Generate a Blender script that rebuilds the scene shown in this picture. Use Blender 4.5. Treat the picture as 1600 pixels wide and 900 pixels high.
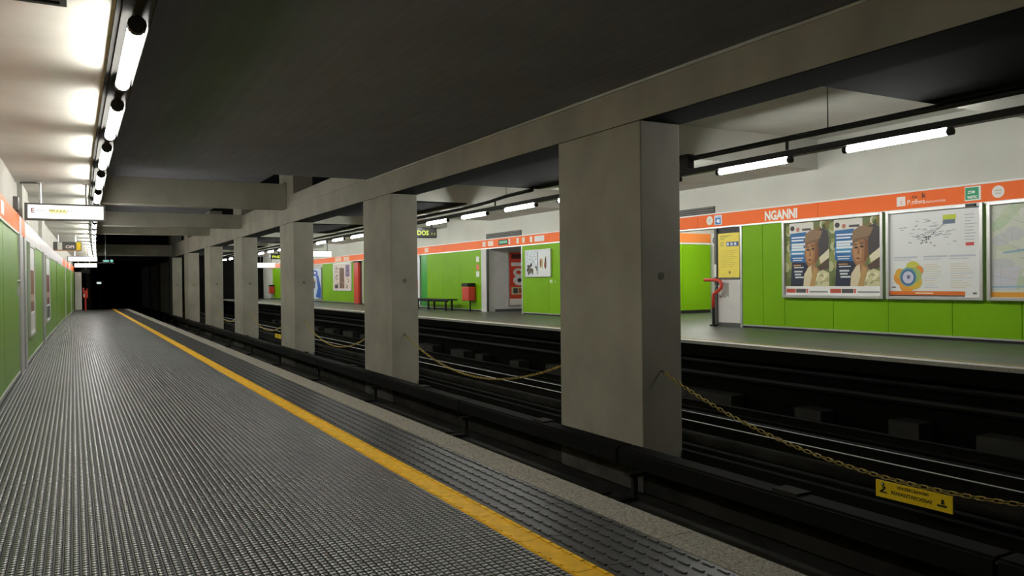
import bpy, math, random
import numpy as np
from mathutils import Vector, Matrix

for o in list(bpy.data.objects):
    bpy.data.objects.remove(o)
SC = bpy.context.scene
COL = SC.collection
random.seed(7)

# ------------------------------------------------------------------ camera, world, exposure
YAW, PITCH, ROLL, FPX, EYE = math.radians(28.949), math.radians(0.454), 0.0114, 1240.0, 1.5
fwd = Vector((math.sin(YAW)*math.cos(PITCH), math.cos(YAW)*math.cos(PITCH), -math.sin(PITCH)))
r0 = Vector((math.cos(YAW), -math.sin(YAW), 0)); u0 = r0.cross(fwd)
rt = r0*math.cos(ROLL) - u0*math.sin(ROLL); up = u0*math.cos(ROLL) + r0*math.sin(ROLL)
cd = bpy.data.cameras.new('camera'); cam = bpy.data.objects.new('camera', cd); COL.objects.link(cam)
cam.matrix_world = Matrix(((rt.x, up.x, -fwd.x, 0), (rt.y, up.y, -fwd.y, 0), (rt.z, up.z, -fwd.z, EYE), (0, 0, 0, 1)))
cd.sensor_width = 36.0; cd.lens = FPX/1600*36.0; cd.clip_end = 400; cd.clip_start = 0.05
SC.camera = cam
w = bpy.data.worlds.new('world'); SC.world = w; w.use_nodes = True
w.node_tree.nodes['Background'].inputs[0].default_value = (0.02, 0.02, 0.022, 1)
w.node_tree.nodes['Background'].inputs[1].default_value = 0.1
SC.view_settings.view_transform = 'Standard'; SC.view_settings.look = 'None'
SC.view_settings.gamma = 1.0; SC.view_settings.use_curve_mapping = False
SC.view_settings.exposure = 0.0
TUBE_L, TUBE_R, SIGN = 50.0, 84.0, 1.6      # what the tubes and lit signs give off

# ------------------------------------------------------------------ materials
M = {}
def _base(name):
    m = bpy.data.materials.new(name); m.use_nodes = True
    return m, m.node_tree, m.node_tree.nodes['Principled BSDF']
def mat(name, c, rough=0.6, metal=0.0, var=0.0, scale=3.0, bump=0.0, bscale=40.0, c2=None, spec=0.5, stretch=None):
    m, nt, b = _base(name); N, L = nt.nodes, nt.links
    b.inputs['Base Color'].default_value = (*c, 1); b.inputs['Roughness'].default_value = rough
    b.inputs['Metallic'].default_value = metal; b.inputs['Specular IOR Level'].default_value = spec
    if var or bump:
        tc = N.new('ShaderNodeTexCoord'); src = tc.outputs['Object']
        if stretch:
            mp = N.new('ShaderNodeMapping'); mp.inputs['Scale'].default_value = stretch
            L.new(src, mp.inputs['Vector']); src = mp.outputs['Vector']
    if var:
        n = N.new('ShaderNodeTexNoise'); n.inputs['Scale'].default_value = scale; n.inputs['Detail'].default_value = 6
        L.new(src, n.inputs['Vector'])
        r = N.new('ShaderNodeValToRGB'); r.color_ramp.elements[0].position = 0.3; r.color_ramp.elements[1].position = 0.72
        d = c2 if c2 else tuple(x*(1-var) for x in c)
        e = tuple(min(1, x*(1+var*0.5)) for x in c)
        r.color_ramp.elements[0].color = (*d, 1); r.color_ramp.elements[1].color = (*e, 1)
        L.new(n.outputs['Fac'], r.inputs['Fac']); L.new(r.outputs['Color'], b.inputs['Base Color'])
    if bump:
        n2 = N.new('ShaderNodeTexNoise'); n2.inputs['Scale'].default_value = bscale; n2.inputs['Detail'].default_value = 4
        L.new(src, n2.inputs['Vector'])
        bp = N.new('ShaderNodeBump'); bp.inputs['Strength'].default_value = bump; bp.inputs['Distance'].default_value = 0.01
        L.new(n2.outputs['Fac'], bp.inputs['Height']); L.new(bp.outputs['Normal'], b.inputs['Normal'])
    M[name] = m; return m
def emit(name, c, s):
    m, nt, b = _base(name)
    b.inputs['Base Color'].default_value = (0.02, 0.02, 0.02, 1)
    b.inputs['Emission Color'].default_value = (*c, 1); b.inputs['Emission Strength'].default_value = s
    M[name] = m; return m
def flat(c, rough=0.5):
    k = 'print_%03d_%03d_%03d_%02d' % (*(int(x*255) for x in c), int(rough*100))
    if k not in M:
        lin = tuple(((x/12.92) if x <= 0.04045 else ((x+0.055)/1.055)**2.4) for x in c)
        mat(k, lin, rough)
    return M[k]

mat('concrete', (0.36, 0.335, 0.275), 0.75, var=0.22, scale=1.1, bump=0.12, bscale=14, stretch=(1, 1, 0.8))
mat('concrete_pale', (0.52, 0.51, 0.46), 0.8, var=0.15, scale=0.9, bump=0.1, bscale=10)
mat('concrete_track', (0.028, 0.027, 0.023), 0.9, var=0.5, scale=2.0, bump=0.3, bscale=12, spec=0.12)
mat('concrete_patch', (0.17, 0.16, 0.135), 0.9, spec=0.1)
mat('concrete_pit_shade', (0.085, 0.08, 0.07), 0.9, var=0.4, scale=3.0, spec=0.1)  # darkened concrete for the shaded column feet
mat('concrete_block', (0.05, 0.049, 0.045), 0.85, var=0.3, scale=4.0)
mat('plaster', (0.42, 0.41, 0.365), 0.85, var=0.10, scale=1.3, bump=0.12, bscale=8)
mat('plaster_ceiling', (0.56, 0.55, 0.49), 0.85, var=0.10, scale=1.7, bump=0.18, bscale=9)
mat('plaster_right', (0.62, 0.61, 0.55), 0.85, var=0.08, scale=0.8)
mat('rubber', (0.115, 0.115, 0.117), 0.32, var=0.2, scale=1.2, spec=0.9)
for k_, v_ in (('Coat Weight', 0.8), ('Coat Roughness', 0.22), ('Coat IOR', 1.7)): M['rubber'].node_tree.nodes['Principled BSDF'].inputs[k_].default_value = v_
mat('rubber_base', (0.016, 0.016, 0.0165), 0.55, spec=0.4)
mat('rubber_tile', (0.045, 0.045, 0.047), 0.42, var=0.35, scale=9.0)
mat('rubber_far', (0.085, 0.092, 0.075), 0.42, var=0.2, scale=1.5)
mat('yellow_rubber', (0.88, 0.50, 0.015), 0.55, var=0.22, scale=12.0, spec=0.3)
mat('yellow_worn', (0.42, 0.34, 0.12), 0.6, var=0.3, scale=10.0)
mat('granite', (0.34, 0.315, 0.255), 0.8, var=0.65, scale=70.0)
mat('granite_far', (0.50, 0.50, 0.46), 0.7, var=0.25, scale=40.0)
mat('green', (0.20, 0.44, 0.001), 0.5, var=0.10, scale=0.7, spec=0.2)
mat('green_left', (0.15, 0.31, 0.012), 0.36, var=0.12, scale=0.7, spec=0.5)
mat('green_dark', (0.02, 0.33, 0.03), 0.35)
mat('orange', (0.97, 0.17, 0.025), 0.5, var=0.04, scale=0.6, spec=0.25)
mat('orange_far', (0.86, 0.25, 0.05), 0.35)
mat('white_board', (0.80, 0.78, 0.76), 0.4)
mat('pale_board', (0.46, 0.43, 0.44), 0.4)
mat('aluminium', (0.55, 0.55, 0.54), 0.38, metal=0.75, var=0.08, scale=4)
mat('steel_dark', (0.12, 0.12, 0.115), 0.5, metal=0.5)
mat('sign_grey', (0.12, 0.12, 0.11), 0.5)
mat('trunking', (0.020, 0.0195, 0.0178), 0.9, var=0.1, scale=3, spec=0.08)
mat('soffit_shade_black', (0.006, 0.0058, 0.005), 0.95, spec=0.05)  # near-black colour carries the shade of the undersides over the tracks
mat('black', (0.012, 0.012, 0.012), 0.5)
mat('black_paint', (0.012, 0.012, 0.012), 0.5, spec=0.3)
mat('red_paint', (0.62, 0.045, 0.025), 0.4, var=0.1, scale=6)
mat('rail', (0.62, 0.61, 0.58), 0.42, metal=0.6)
mat('rail_rust', (0.012, 0.011, 0.009), 0.9, var=0.4, scale=8, spec=0.1)
mat('wood_dark', (0.010, 0.0097, 0.0085), 0.85, var=0.4, scale=6, stretch=(1, 0.1, 1), spec=0.1)
mat('chain_yellow', (0.50, 0.36, 0.05), 0.5, var=0.5, scale=9)
mat('plate_yellow', (0.95, 0.66, 0.012), 0.45)
mat('notice_yellow', (0.90, 0.72, 0.10), 0.5)
mat('grey_panel', (0.66, 0.64, 0.61), 0.55, var=0.08, scale=3)
mat('sheet_white', (0.80, 0.80, 0.79), 0.35)
mat('grille', (0.05, 0.05, 0.046), 0.7)
mat('slat_grey', (0.22, 0.215, 0.2), 0.6)
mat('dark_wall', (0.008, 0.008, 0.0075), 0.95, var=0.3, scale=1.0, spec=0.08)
emit('tube_left', (1.0, 0.985, 0.93), TUBE_L)
emit('tube_right', (0.98, 1.0, 0.95), TUBE_R)
emit('sign_lit', (1.0, 0.99, 0.94), SIGN)
emit('sign_yellow', (1.0, 0.93, 0.42), 1.1)
emit('sign_bright', (1.0, 0.99, 0.96), 3.0)
emit('led_yellow', (0.75, 0.85, 0.05), 1.0)
emit('exit_teal', (0.25, 0.85, 0.75), 0.7)
emit('signal_white', (0.8, 0.9, 0.9), 0.8)

# dark formwork slab: board lines run along the track
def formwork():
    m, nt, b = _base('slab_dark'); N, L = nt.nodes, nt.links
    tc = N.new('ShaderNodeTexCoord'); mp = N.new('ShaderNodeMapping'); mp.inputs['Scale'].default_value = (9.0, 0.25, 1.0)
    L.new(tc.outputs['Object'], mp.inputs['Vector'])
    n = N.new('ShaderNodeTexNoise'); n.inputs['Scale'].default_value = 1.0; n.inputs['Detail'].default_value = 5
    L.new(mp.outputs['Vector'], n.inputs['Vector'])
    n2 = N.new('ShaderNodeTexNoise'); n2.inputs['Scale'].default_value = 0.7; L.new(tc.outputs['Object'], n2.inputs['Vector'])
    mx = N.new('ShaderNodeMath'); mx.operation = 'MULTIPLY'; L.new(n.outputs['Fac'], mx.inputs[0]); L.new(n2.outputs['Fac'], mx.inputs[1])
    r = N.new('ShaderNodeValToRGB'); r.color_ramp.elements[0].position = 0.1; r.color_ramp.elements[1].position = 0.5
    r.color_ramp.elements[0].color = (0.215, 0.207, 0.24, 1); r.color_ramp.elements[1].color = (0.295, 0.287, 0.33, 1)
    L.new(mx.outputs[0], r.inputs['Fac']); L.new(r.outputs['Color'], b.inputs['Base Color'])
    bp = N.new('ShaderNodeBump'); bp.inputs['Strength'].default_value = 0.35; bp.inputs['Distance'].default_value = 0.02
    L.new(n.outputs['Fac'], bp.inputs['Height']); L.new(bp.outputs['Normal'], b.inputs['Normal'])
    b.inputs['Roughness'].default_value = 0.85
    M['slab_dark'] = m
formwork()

# ------------------------------------------------------------------ mesh helpers (everything is laid out in world metres)
class MB:
    def __init__(s): s.v = []; s.f = []; s.m = []
    def poly(s, pts, mi=0):
        b = len(s.v); s.v += [tuple(p) for p in pts]; s.f.append(tuple(range(b, b+len(pts)))); s.m.append(mi); return s
    def box(s, x0, x1, y0, y1, z0, z1, mi=0):
        return s.hexa([(x0,y0,z0),(x1,y0,z0),(x1,y1,z0),(x0,y1,z0),(x0,y0,z1),(x1,y0,z1),(x1,y1,z1),(x0,y1,z1)], mi)
    def hexa(s, p, mi=0):
        b = len(s.v); s.v += p
        for q in ((3,2,1,0),(4,5,6,7),(0,1,5,4),(1,2,6,5),(2,3,7,6),(3,0,4,7)):
            s.f.append(tuple(b+i for i in q)); s.m.append(mi)
        return s
    def tube(s, pts, r, n=8, mi=0, closed=False, caps=True):
        pts = [Vector(p) for p in pts]; k = len(pts); b = len(s.v)
        ref = None
        for i, p in enumerate(pts):
            if closed: t = pts[(i+1) % k]-pts[i-1]
            else: t = pts[min(i+1, k-1)]-pts[max(i-1, 0)]
            t.normalize()
            if ref is None:
                ref = Vector((0,0,1)) if abs(t.z) < 0.9 else Vector((1,0,0))
            a = (ref - t*ref.dot(t)).normalized(); ref = a; c = t.cross(a)
            for j in range(n):
                g = 2*math.pi*j/n; q = p + a*r*math.cos(g) + c*r*math.sin(g); s.v.append(tuple(q))
        for i in range(k if closed else k-1):
            i2 = (i+1) % k
            for j in range(n):
                j2 = (j+1) % n
                s.f.append((b+i*n+j, b+i*n+j2, b+i2*n+j2, b+i2*n+j)); s.m.append(mi)
        if caps and not closed:
            s.f.append(tuple(b+j for j in reversed(range(n)))); s.m.append(mi)
            s.f.append(tuple(b+(k-1)*n+j for j in range(n))); s.m.append(mi)
        return s
    def disc(s, c, ax, ay, r, n=24, mi=0, ry=None):
        c = Vector(c); ax = Vector(ax); ay = Vector(ay); ry = ry or r
        return s.poly([c+ax*r*math.cos(2*math.pi*i/n)+ay*ry*math.sin(2*math.pi*i/n) for i in range(n)], mi)
    def prism(s, pts, d, mi=0):
        d = Vector(d); pts = [Vector(p) for p in pts]; n = len(pts)
        s.poly(pts, mi); s.poly([p+d for p in reversed(pts)], mi)
        for i in range(n): s.poly([pts[i], pts[i-1], pts[i-1]+d, pts[i]+d], mi)
        return s
    def build(s, name, mats, parent=None, origin=None, bevel=0.0, smooth=False):
        if not isinstance(mats, (list, tuple)): mats = [mats]
        if parent is not None:
            org = Vector(parent['_o'])
        elif origin is not None: org = Vector(origin)
        else:
            a = np.array(s.v); lo = a.min(0); hi = a.max(0); org = Vector(((lo[0]+hi[0])/2, (lo[1]+hi[1])/2, lo[2]))
        me = bpy.data.meshes.new(name)
        me.from_pydata([(x-org.x, y-org.y, z-org.z) for x, y, z in s.v], [], s.f)
        for q in mats: me.materials.append(M[q] if isinstance(q, str) else q)
        if len(mats) > 1: me.polygons.foreach_set('material_index', s.m)
        if smooth: me.polygons.foreach_set('use_smooth', [True]*len(me.polygons))
        me.update()
        o = bpy.data.objects.new(name, me); COL.objects.link(o)
        o['_o'] = tuple(org)
        if parent is not None: o.parent = parent
        else: o.location = org
        if bevel:
            bv = o.modifiers.new('bevel', 'BEVEL'); bv.width = bevel; bv.segments = 2; bv.limit_method = 'ANGLE'
        return o
def box(name, dims, m, parent=None, bevel=0.0):
    return MB().box(*dims).build(name, m, parent, bevel=bevel)
def tag(o, label, cat=None, group=None, kind=None):
    o['label'] = label
    if cat: o['category'] = cat
    if group: o['group'] = group
    if kind: o['kind'] = kind
    return o
def thing(name, loc, label, cat, group=None, kind=None):
    o = bpy.data.objects.new(name, None); COL.objects.link(o); o.location = loc; o['_o'] = tuple(loc)
    o.empty_display_size = 0.1
    return tag(o, label, cat, group, kind)
def copy_part(src, parent, delta):
    c = src.copy(); COL.objects.link(c); c.parent = parent; c.location = Vector(src.location)+Vector(delta)
    c['_o'] = tuple(Vector(src['_o'])+Vector(delta)); return c
ORD = ['first','second','third','fourth','fifth','sixth','seventh','eighth','ninth','tenth','eleventh','twelfth','thirteenth','fourteenth',
       'fifteenth','sixteenth','seventeenth','eighteenth','nineteenth','twentieth','twenty-first','twenty-second','twenty-third','twenty-fourth',
       'twenty-fifth','twenty-sixth','twenty-seventh','twenty-eighth','twenty-ninth','thirtieth']

_tc = {}
def text(mb, s, origin, ax, ay, h, mi=0, bold=0.0, width=None):
    """flat lettering: cap height h, starting at origin, ax = reading direction, ay = up"""
    key = (s, bold)
    if key not in _tc:
        cu = bpy.data.curves.new('lettering', 'FONT'); cu.body = s; cu.size = 1.0; cu.offset = bold; cu.resolution_u = 2
        ob = bpy.data.objects.new('lettering', cu); COL.objects.link(ob)
        dg = bpy.context.evaluated_depsgraph_get(); ev = ob.evaluated_get(dg); me = ev.to_mesh()
        vs = [tuple(v.co) for v in me.vertices]; fs = [tuple(p.vertices) for p in me.polygons]
        ev.to_mesh_clear(); bpy.data.objects.remove(ob); bpy.data.curves.remove(cu)
        _tc[key] = (vs, fs)
    vs, fs = _tc[key]
    if not vs: return mb
    xs = [v[0] for v in vs]; x0 = min(xs); wd = max(xs)-x0
    k = h/0.70; kx = k if width is None else width/wd
    o = Vector(origin); ax = Vector(ax); ay = Vector(ay); b = len(mb.v)
    mb.v += [tuple(o + ax*((v[0]-x0)*kx) + ay*(v[1]*k)) for v in vs]
    for f in fs: mb.f.append(tuple(b+i for i in f)); mb.m.append(mi)
    return mb
WX, WU = (0, -1, 0), (0, 0, 1)       # a surface facing the platform on the left: reads towards -Y

def cY(y): return 0.00373*max(0.0, y-12.0)**1.44      # the left wall and its lamps bend gently towards the track
XL = -0.84                                             # face of the left panels
XR, ZF, XE = 13.2, 0.41, 9.66                          # right wall, right platform level, right platform edge
ZB, ZB2 = -1.2, -0.72                                  # track beds
YN, YE = -5.0, 58.0                                    # near end of the station, end of the left platform

# ------------------------------------------------------------------ setting: left platform
mb = MB().box(-1.6, 3.18, YN, YE, -0.16, -0.006)
floor = tag(mb.build('floor', 'rubber_base'), 'near platform floor of dark studded rubber with a yellow line and granite edge', 'floor', kind='structure')
mb = MB().box(-1.6, 2.75, YN, YE, -1.25, -0.16)
tag(mb.build('wall_platform', 'concrete_track'), 'dark concrete wall under the near platform edge', 'wall', kind='structure')
# studs: one small raised pad every 43 mm
PX = 0.043
xs = np.arange(-0.95, 2.19, PX); ys = np.arange(0.6, YE-0.1, PX)
gx, gy = np.meshgrid(xs, ys); gx = gx.ravel(); gy = gy.ravel()
keep = gx > XL+0.02+np.array([cY(v) for v in gy]); gx = gx[keep]; gy = gy[keep]
a, bq, h = 0.0178, 0.0146, 0.0065
tmpl = np.array([(-a,-a,-.006),(a,-a,-.006),(a,a,-.006),(-a,a,-.006),(-bq,-bq,h-.003),(bq,-bq,h-.003),(bq,bq,h-.003),(-bq,bq,h-.003)])
fq = np.array([(4,5,6,7),(0,1,5,4),(1,2,6,5),(2,3,7,6),(3,0,4,7)])
n = len(gx)
V = (tmpl[None]+np.stack([gx, gy, np.zeros(n)], 1)[:, None]).reshape(-1, 3) - np.array(floor['_o'])
F = (fq[None]+8*np.arange(n)[:, None, None]).reshape(-1, 4)
me = bpy.data.meshes.new('rubber_studs')
me.vertices.add(len(V)); me.vertices.foreach_set('co', V.ravel().astype(np.float32))
me.loops.add(F.size); me.loops.foreach_set('vertex_index', F.ravel().astype(np.int32))
me.polygons.add(len(F)); me.polygons.foreach_set('loop_start', np.arange(0, F.size, 4, dtype=np.int32))
me.update(calc_edges=True); me.materials.append(M['rubber']); me.materials.append(M['rubber_base'])
me.polygons.foreach_set('material_index', np.tile(np.array([0,1,1,1,1], dtype=np.int32), n))
so = bpy.data.objects.new('rubber_studs', me); COL.objects.link(so); so.parent = floor
so['kind'] = 'stuff'; so['label'] = 'small raised rubber studs covering the platform'
# yellow line, tactile tiles and granite slabs, piece by piece
def run(name, m, y0, y1, pitch, builder, zgap=0.0):
    first = None; k = 0; y = y0
    while y < y1-0.05:
        if first is None:
            mbx = MB(); builder(mbx, y); first = mbx.build(name, m, floor); y_first = y
        else: copy_part(first, floor, (0, y-y_first, 0))
        y += pitch; k += 1
def yel(mbx, y):
    mbx.box(2.21, 2.385, y+.002, y+.558, -.006, .004)
    for q in range(5):
        mbx.box(2.352, 2.378, y+.015+q*.112, y+.095+q*.112, .004, .009)
        mbx.box(2.217, 2.24, y+.015+q*.112, y+.095+q*.112, .004, .0075)
run('yellow_tile', 'yellow_rubber', 0.6, YE-.1, .56, yel)
def tac(mbx, y):
    mbx.box(2.392, 2.93, y+.002, y+.558, -.006, .003)
    for rj in range(6):
        x = 2.43+rj*.0925; off = .056 if rj % 2 else 0.0
        for q in range(5):
            yy = y+.012+q*.112+off*0.5
            mbx.box(x-.006, x+.012, yy, yy+.075, .003, .009)
run('tactile_tile', 'rubber_tile', 0.6, YE-.1, .56, tac)
def gra(mbx, y): mbx.box(2.937, 3.21, y+.003, y+1.497, -.16, .006)
run('granite_slab', 'granite', 0.6, YE-.4, 1.5, gra)
mb = MB().box(-1.6, 3.2, YE, YE+.3, -1.25, -.01); tag(mb.build('trim_1', 'concrete_track'), 'dark concrete end face of the near platform', 'platform end', kind='structure')

# left wall with its panels
def wallpiece(mbx, y0, y1, z0, z1, xin, xout, mi=0):
    a0, a1 = cY(y0), cY(y1)
    return mbx.hexa([(xin+a0,y0,z0),(xout+a0,y0,z0),(xout+a1,y1,z0),(xin+a1,y1,z0),(xin+a0,y0,z1),(xout+a0,y0,z1),(xout+a1,y1,z1),(xin+a1,y1,z1)], mi)
mb = MB(); ylist = [YN]+list(np.arange(0, 58, 2.0))+[YE]
for a_, b_ in zip(ylist[:-1], ylist[1:]): wallpiece(mb, a_, b_, -.1, 3.42, -1.2, -.90)
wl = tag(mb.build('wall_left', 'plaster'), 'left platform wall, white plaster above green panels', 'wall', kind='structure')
pan = [(-4.9,-2.0),(-1.97,1.0),(1.03,4.0),(4.03,7.0),(7.03,10.0),(10.03,12.9),(12.93,15.95),(17.75,24.2),(25.0,33.5),(34.0,42.8),(43.3,51.0),(51.4,57.4)]
for a_, b_ in pan:
    cuts = np.linspace(a_, b_, max(1, int((b_-a_)/3))+1)
    mbx = MB()
    for c_, d_ in zip(cuts[:-1], cuts[1:]): wallpiece(mbx, c_, d_, .075, 2.40, -.90, XL)
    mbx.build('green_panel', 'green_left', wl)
    mbx = MB()
    for c_, d_ in zip(cuts[:-1], cuts[1:]): wallpiece(mbx, c_, d_, .02, .075, -.90, XL+.015)
    mbx.build('skirting_strip', 'aluminium', wl)
    mbx = MB()
    for c_, d_ in zip(cuts[:-1], cuts[1:]): wallpiece(mbx, c_, d_, 2.40, 2.435, -.90, XL+.02)
    mbx.build('metal_trim', 'aluminium', wl)
for y0, y1, m in ((16.0,16.75,'aluminium'),(16.78,17.15,'black'),(17.18,17.7,'aluminium'),(24.25,24.6,'steel_dark'),(24.62,24.95,'aluminium'),(33.55,33.95,'steel_dark'),(42.85,43.25,'aluminium'),(51.05,51.35,'aluminium')):
    mbx = MB(); wallpiece(mbx, y0, y1, .0, 2.42, -.90, XL+(.03 if m == 'aluminium' else -.01)); mbx.build('door_post', m, wl)
mbx = MB(); mbx.box(XL+.0, XL+.035, 15.55, 15.75, 1.36, 1.52).box(XL+.035, XL+.05, 15.6, 15.7, 1.39, 1.47)
mbx.tube([(XL+.02,15.65,1.60),(XL+.07,15.65,1.60)], .03, 8)
lk = mbx.build('door_lock', 'aluminium', wl); lk['label'] = 'small metal lock on the green door'
bands = [(YN,2.0,'orange'),(2.02,7.0,'orange'),(7.02,12.0,'orange'),(12.02,14.6,'orange'),(14.62,16.2,'orange'),(16.22,16.75,'pale_board'),(16.78,17.7,'orange'),(17.72,23.4,'pale_board'),(23.42,33.0,'pale_board'),(33.02,40.0,'pale_board'),
         (40.02,43.0,'orange'),(43.02,44.5,'pale_board'),(44.52,48.0,'orange'),(48.02,50.0,'pale_board'),(50.02,57.4,'orange')]
for a_, b_, m in bands:
    cuts = np.linspace(a_, b_, max(1, int((b_-a_)/3))+1); mbx = MB()
    for c_, d_ in zip(cuts[:-1], cuts[1:]): wallpiece(mbx, c_, d_, 2.44, 2.755, -.90, XL+.01)
    o = mbx.build('sign_band', m, wl)
    if m == 'pale_board': o['label'] = 'white board in the sign band'
for y0, y1 in ((12.6, 13.5), (14.9, 15.9)):
    box('white_notice', (XL+.01, XL+.016, y0, y1, 2.5, 2.68), 'sheet_white', wl)
box('junction_box', (-.90, -.80, 15.9, 16.3, 2.82, 3.05), 'steel_dark', wl)
mbx = MB(); wallpiece(mbx, 16.9, 18.6, 2.76, 3.42, -.90, -.82); mbx.build('pilaster', 'plaster', wl)
mbx = MB(); wallpiece(mbx, 24.0, 25.4, 2.76, 3.42, -.90, -.82); mbx.build('pilaster', 'plaster', wl)
# poster cases on the left wall
def flat_print(sheet, name, polys, org, ax, ay, nrm, wd, ht):
    """polys: (colour, [(s,t)...]) in unit sheet coordinates; each layer a hair proud of the last"""
    cols = []; mbx = MB(); org = Vector(org); ax = Vector(ax); ay = Vector(ay); nrm = Vector(nrm)
    for i, (c, pts) in enumerate(polys):
        if c not in cols: cols.append(c)
        lay = 0.0006+0.00004*i
        mbx.poly([org+ax*(s*wd)+ay*(t*ht)+nrm*lay for s, t in pts], cols.index(c))
    return mbx.build(name, [flat(c) for c in cols], sheet)
def rect(s0, s1, t0, t1): return [(s0,t0),(s1,t0),(s1,t1),(s0,t1)]
def ell(cx, cy, rx, ry, n=18, rot=0.0):
    out = []
    for i in range(n):
        g = 2*math.pi*i/n; x, y = rx*math.cos(g), ry*math.sin(g)
        out.append((cx+x*math.cos(rot)-y*math.sin(rot), cy+x*math.sin(rot)+y*math.cos(rot)))
    return out
def clampp(pts): return [(min(1, max(0, s)), min(1, max(0, t))) for s, t in pts]
for k, (y0, y1) in enumerate(((18.4, 20.1), (25.3, 27.6))):
    ym = (y0+y1)/2; x = XL+cY(ym)
    t = thing('poster_case', (x, ym, .5), ['slim metal poster case on left green wall, nearest one beside the black door gap', 'slim metal poster case farther along left green wall with dark red poster'][k], 'poster')
    mb = MB(); 
    a0 = cY(y0)-cY(ym); a1 = cY(y1)-cY(ym); e = .05
    def pc(mbx, ya, yb, z0, z1, xi, xo):
        sa = a0+(a1-a0)*(ya-y0)/(y1-y0); sb = a0+(a1-a0)*(yb-y0)/(y1-y0)
        return mbx.hexa([(x+xi+sa,ya,z0),(x+xo+sa,ya,z0),(x+xo+sb,yb,z0),(x+xi+sb,yb,z0),(x+xi+sa,ya,z1),(x+xo+sa,ya,z1),(x+xo+sb,yb,z1),(x+xi+sb,yb,z1)])
    for ya, yb, z0, z1 in ((y0,y0+e,.5,2.38),(y1-e,y1,.5,2.38),(y0+e,y1-e,.5,.56),(y0+e,y1-e,2.32,2.38)): pc(mb, ya, yb, z0, z1, .005, .05)
    mb.build('frame', 'aluminium', t)
    mb = MB(); pc(mb, y0+e, y1-e, .56, 2.32, .005, .03); mb.build('sheet', 'sheet_white', t)
    for z0, z1, c in ((1.0,1.85,[(.45,.27,.13),(.40,.10,.09)][k]),(.62,.95,[(.8,.79,.77),(.2,.2,.25)][k]),(1.2,1.35,(.7,.62,.5))):
        mb = MB(); pc(mb, y0+e+.1, y1-e-.1, z0, z1, .03, .0315+.0005*(c[0] > .6)); mb.build('print', flat(c), t)

# ------------------------------------------------------------------ setting: ceilings
mb = MB()
for a_, b_ in zip(ylist[:-1], ylist[1:]): wallpiece(mb, a_, b_, 3.38, 5.5, -1.2, .30)
tag(mb.build('ceiling', 'plaster_ceiling'), 'low white plaster ceiling above the near platform, streaked by lamp light', 'ceiling', kind='structure')
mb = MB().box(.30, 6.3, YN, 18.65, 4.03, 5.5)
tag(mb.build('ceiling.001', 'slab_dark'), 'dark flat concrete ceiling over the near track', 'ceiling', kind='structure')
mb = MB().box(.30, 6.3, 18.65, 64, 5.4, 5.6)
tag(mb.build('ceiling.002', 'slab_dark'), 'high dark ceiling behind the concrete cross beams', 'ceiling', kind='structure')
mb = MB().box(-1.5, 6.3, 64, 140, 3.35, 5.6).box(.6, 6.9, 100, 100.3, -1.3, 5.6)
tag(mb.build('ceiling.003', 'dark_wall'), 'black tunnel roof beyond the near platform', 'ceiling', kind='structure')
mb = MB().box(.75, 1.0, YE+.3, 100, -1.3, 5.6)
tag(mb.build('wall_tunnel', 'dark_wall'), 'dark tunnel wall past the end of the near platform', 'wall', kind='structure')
tag(MB().box(-1.3, 14, YN-.3, YN, -1.3, 5.6).build('wall_back', 'concrete'), 'concrete end wall behind the viewpoint', 'wall', kind='structure')

# cross beams over the near track
for k, (y0, z0, z1, m) in enumerate(((26.9,4.02,4.85,'concrete'),(35.0,3.9,4.46,'concrete'),(44.1,4.1,4.6,'concrete'),(62.0,3.62,4.42,'concrete'))):
    o = box('cross_beam', (.30+cY(y0), 6.3, y0, y0+.6, z0, z1), m, bevel=.015)
    tag(o, ['pale concrete cross beam nearest the viewer, above the near track', 'second concrete cross beam, brownish and lower, behind the nearest one',
            'third concrete cross beam over the near track', 'farthest concrete cross beam, at the tunnel mouth'][k], 'beam', 'cross beams over the near track')
# long beam on the columns
lb = thing('long_beam', (6.62, 40, 3.53), 'long concrete beam running along the top of the column row', 'beam')
MB().box(6.3, 6.945, YN, 88, 3.53, 4.03).box(6.3, 6.945, 18.65, 88, 4.03, 4.44).build('body', 'concrete', lb, bevel=.012)
box('dark_shade_lining', (6.301, 6.944, YN, 88, 3.522, 3.53), 'soffit_shade_black', lb)  # black sheet: the beam's underside shade put into colour
box('ledge', (6.275, 6.3, YN, 18.6, 3.985, 4.012), 'concrete_pale', lb)
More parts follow.
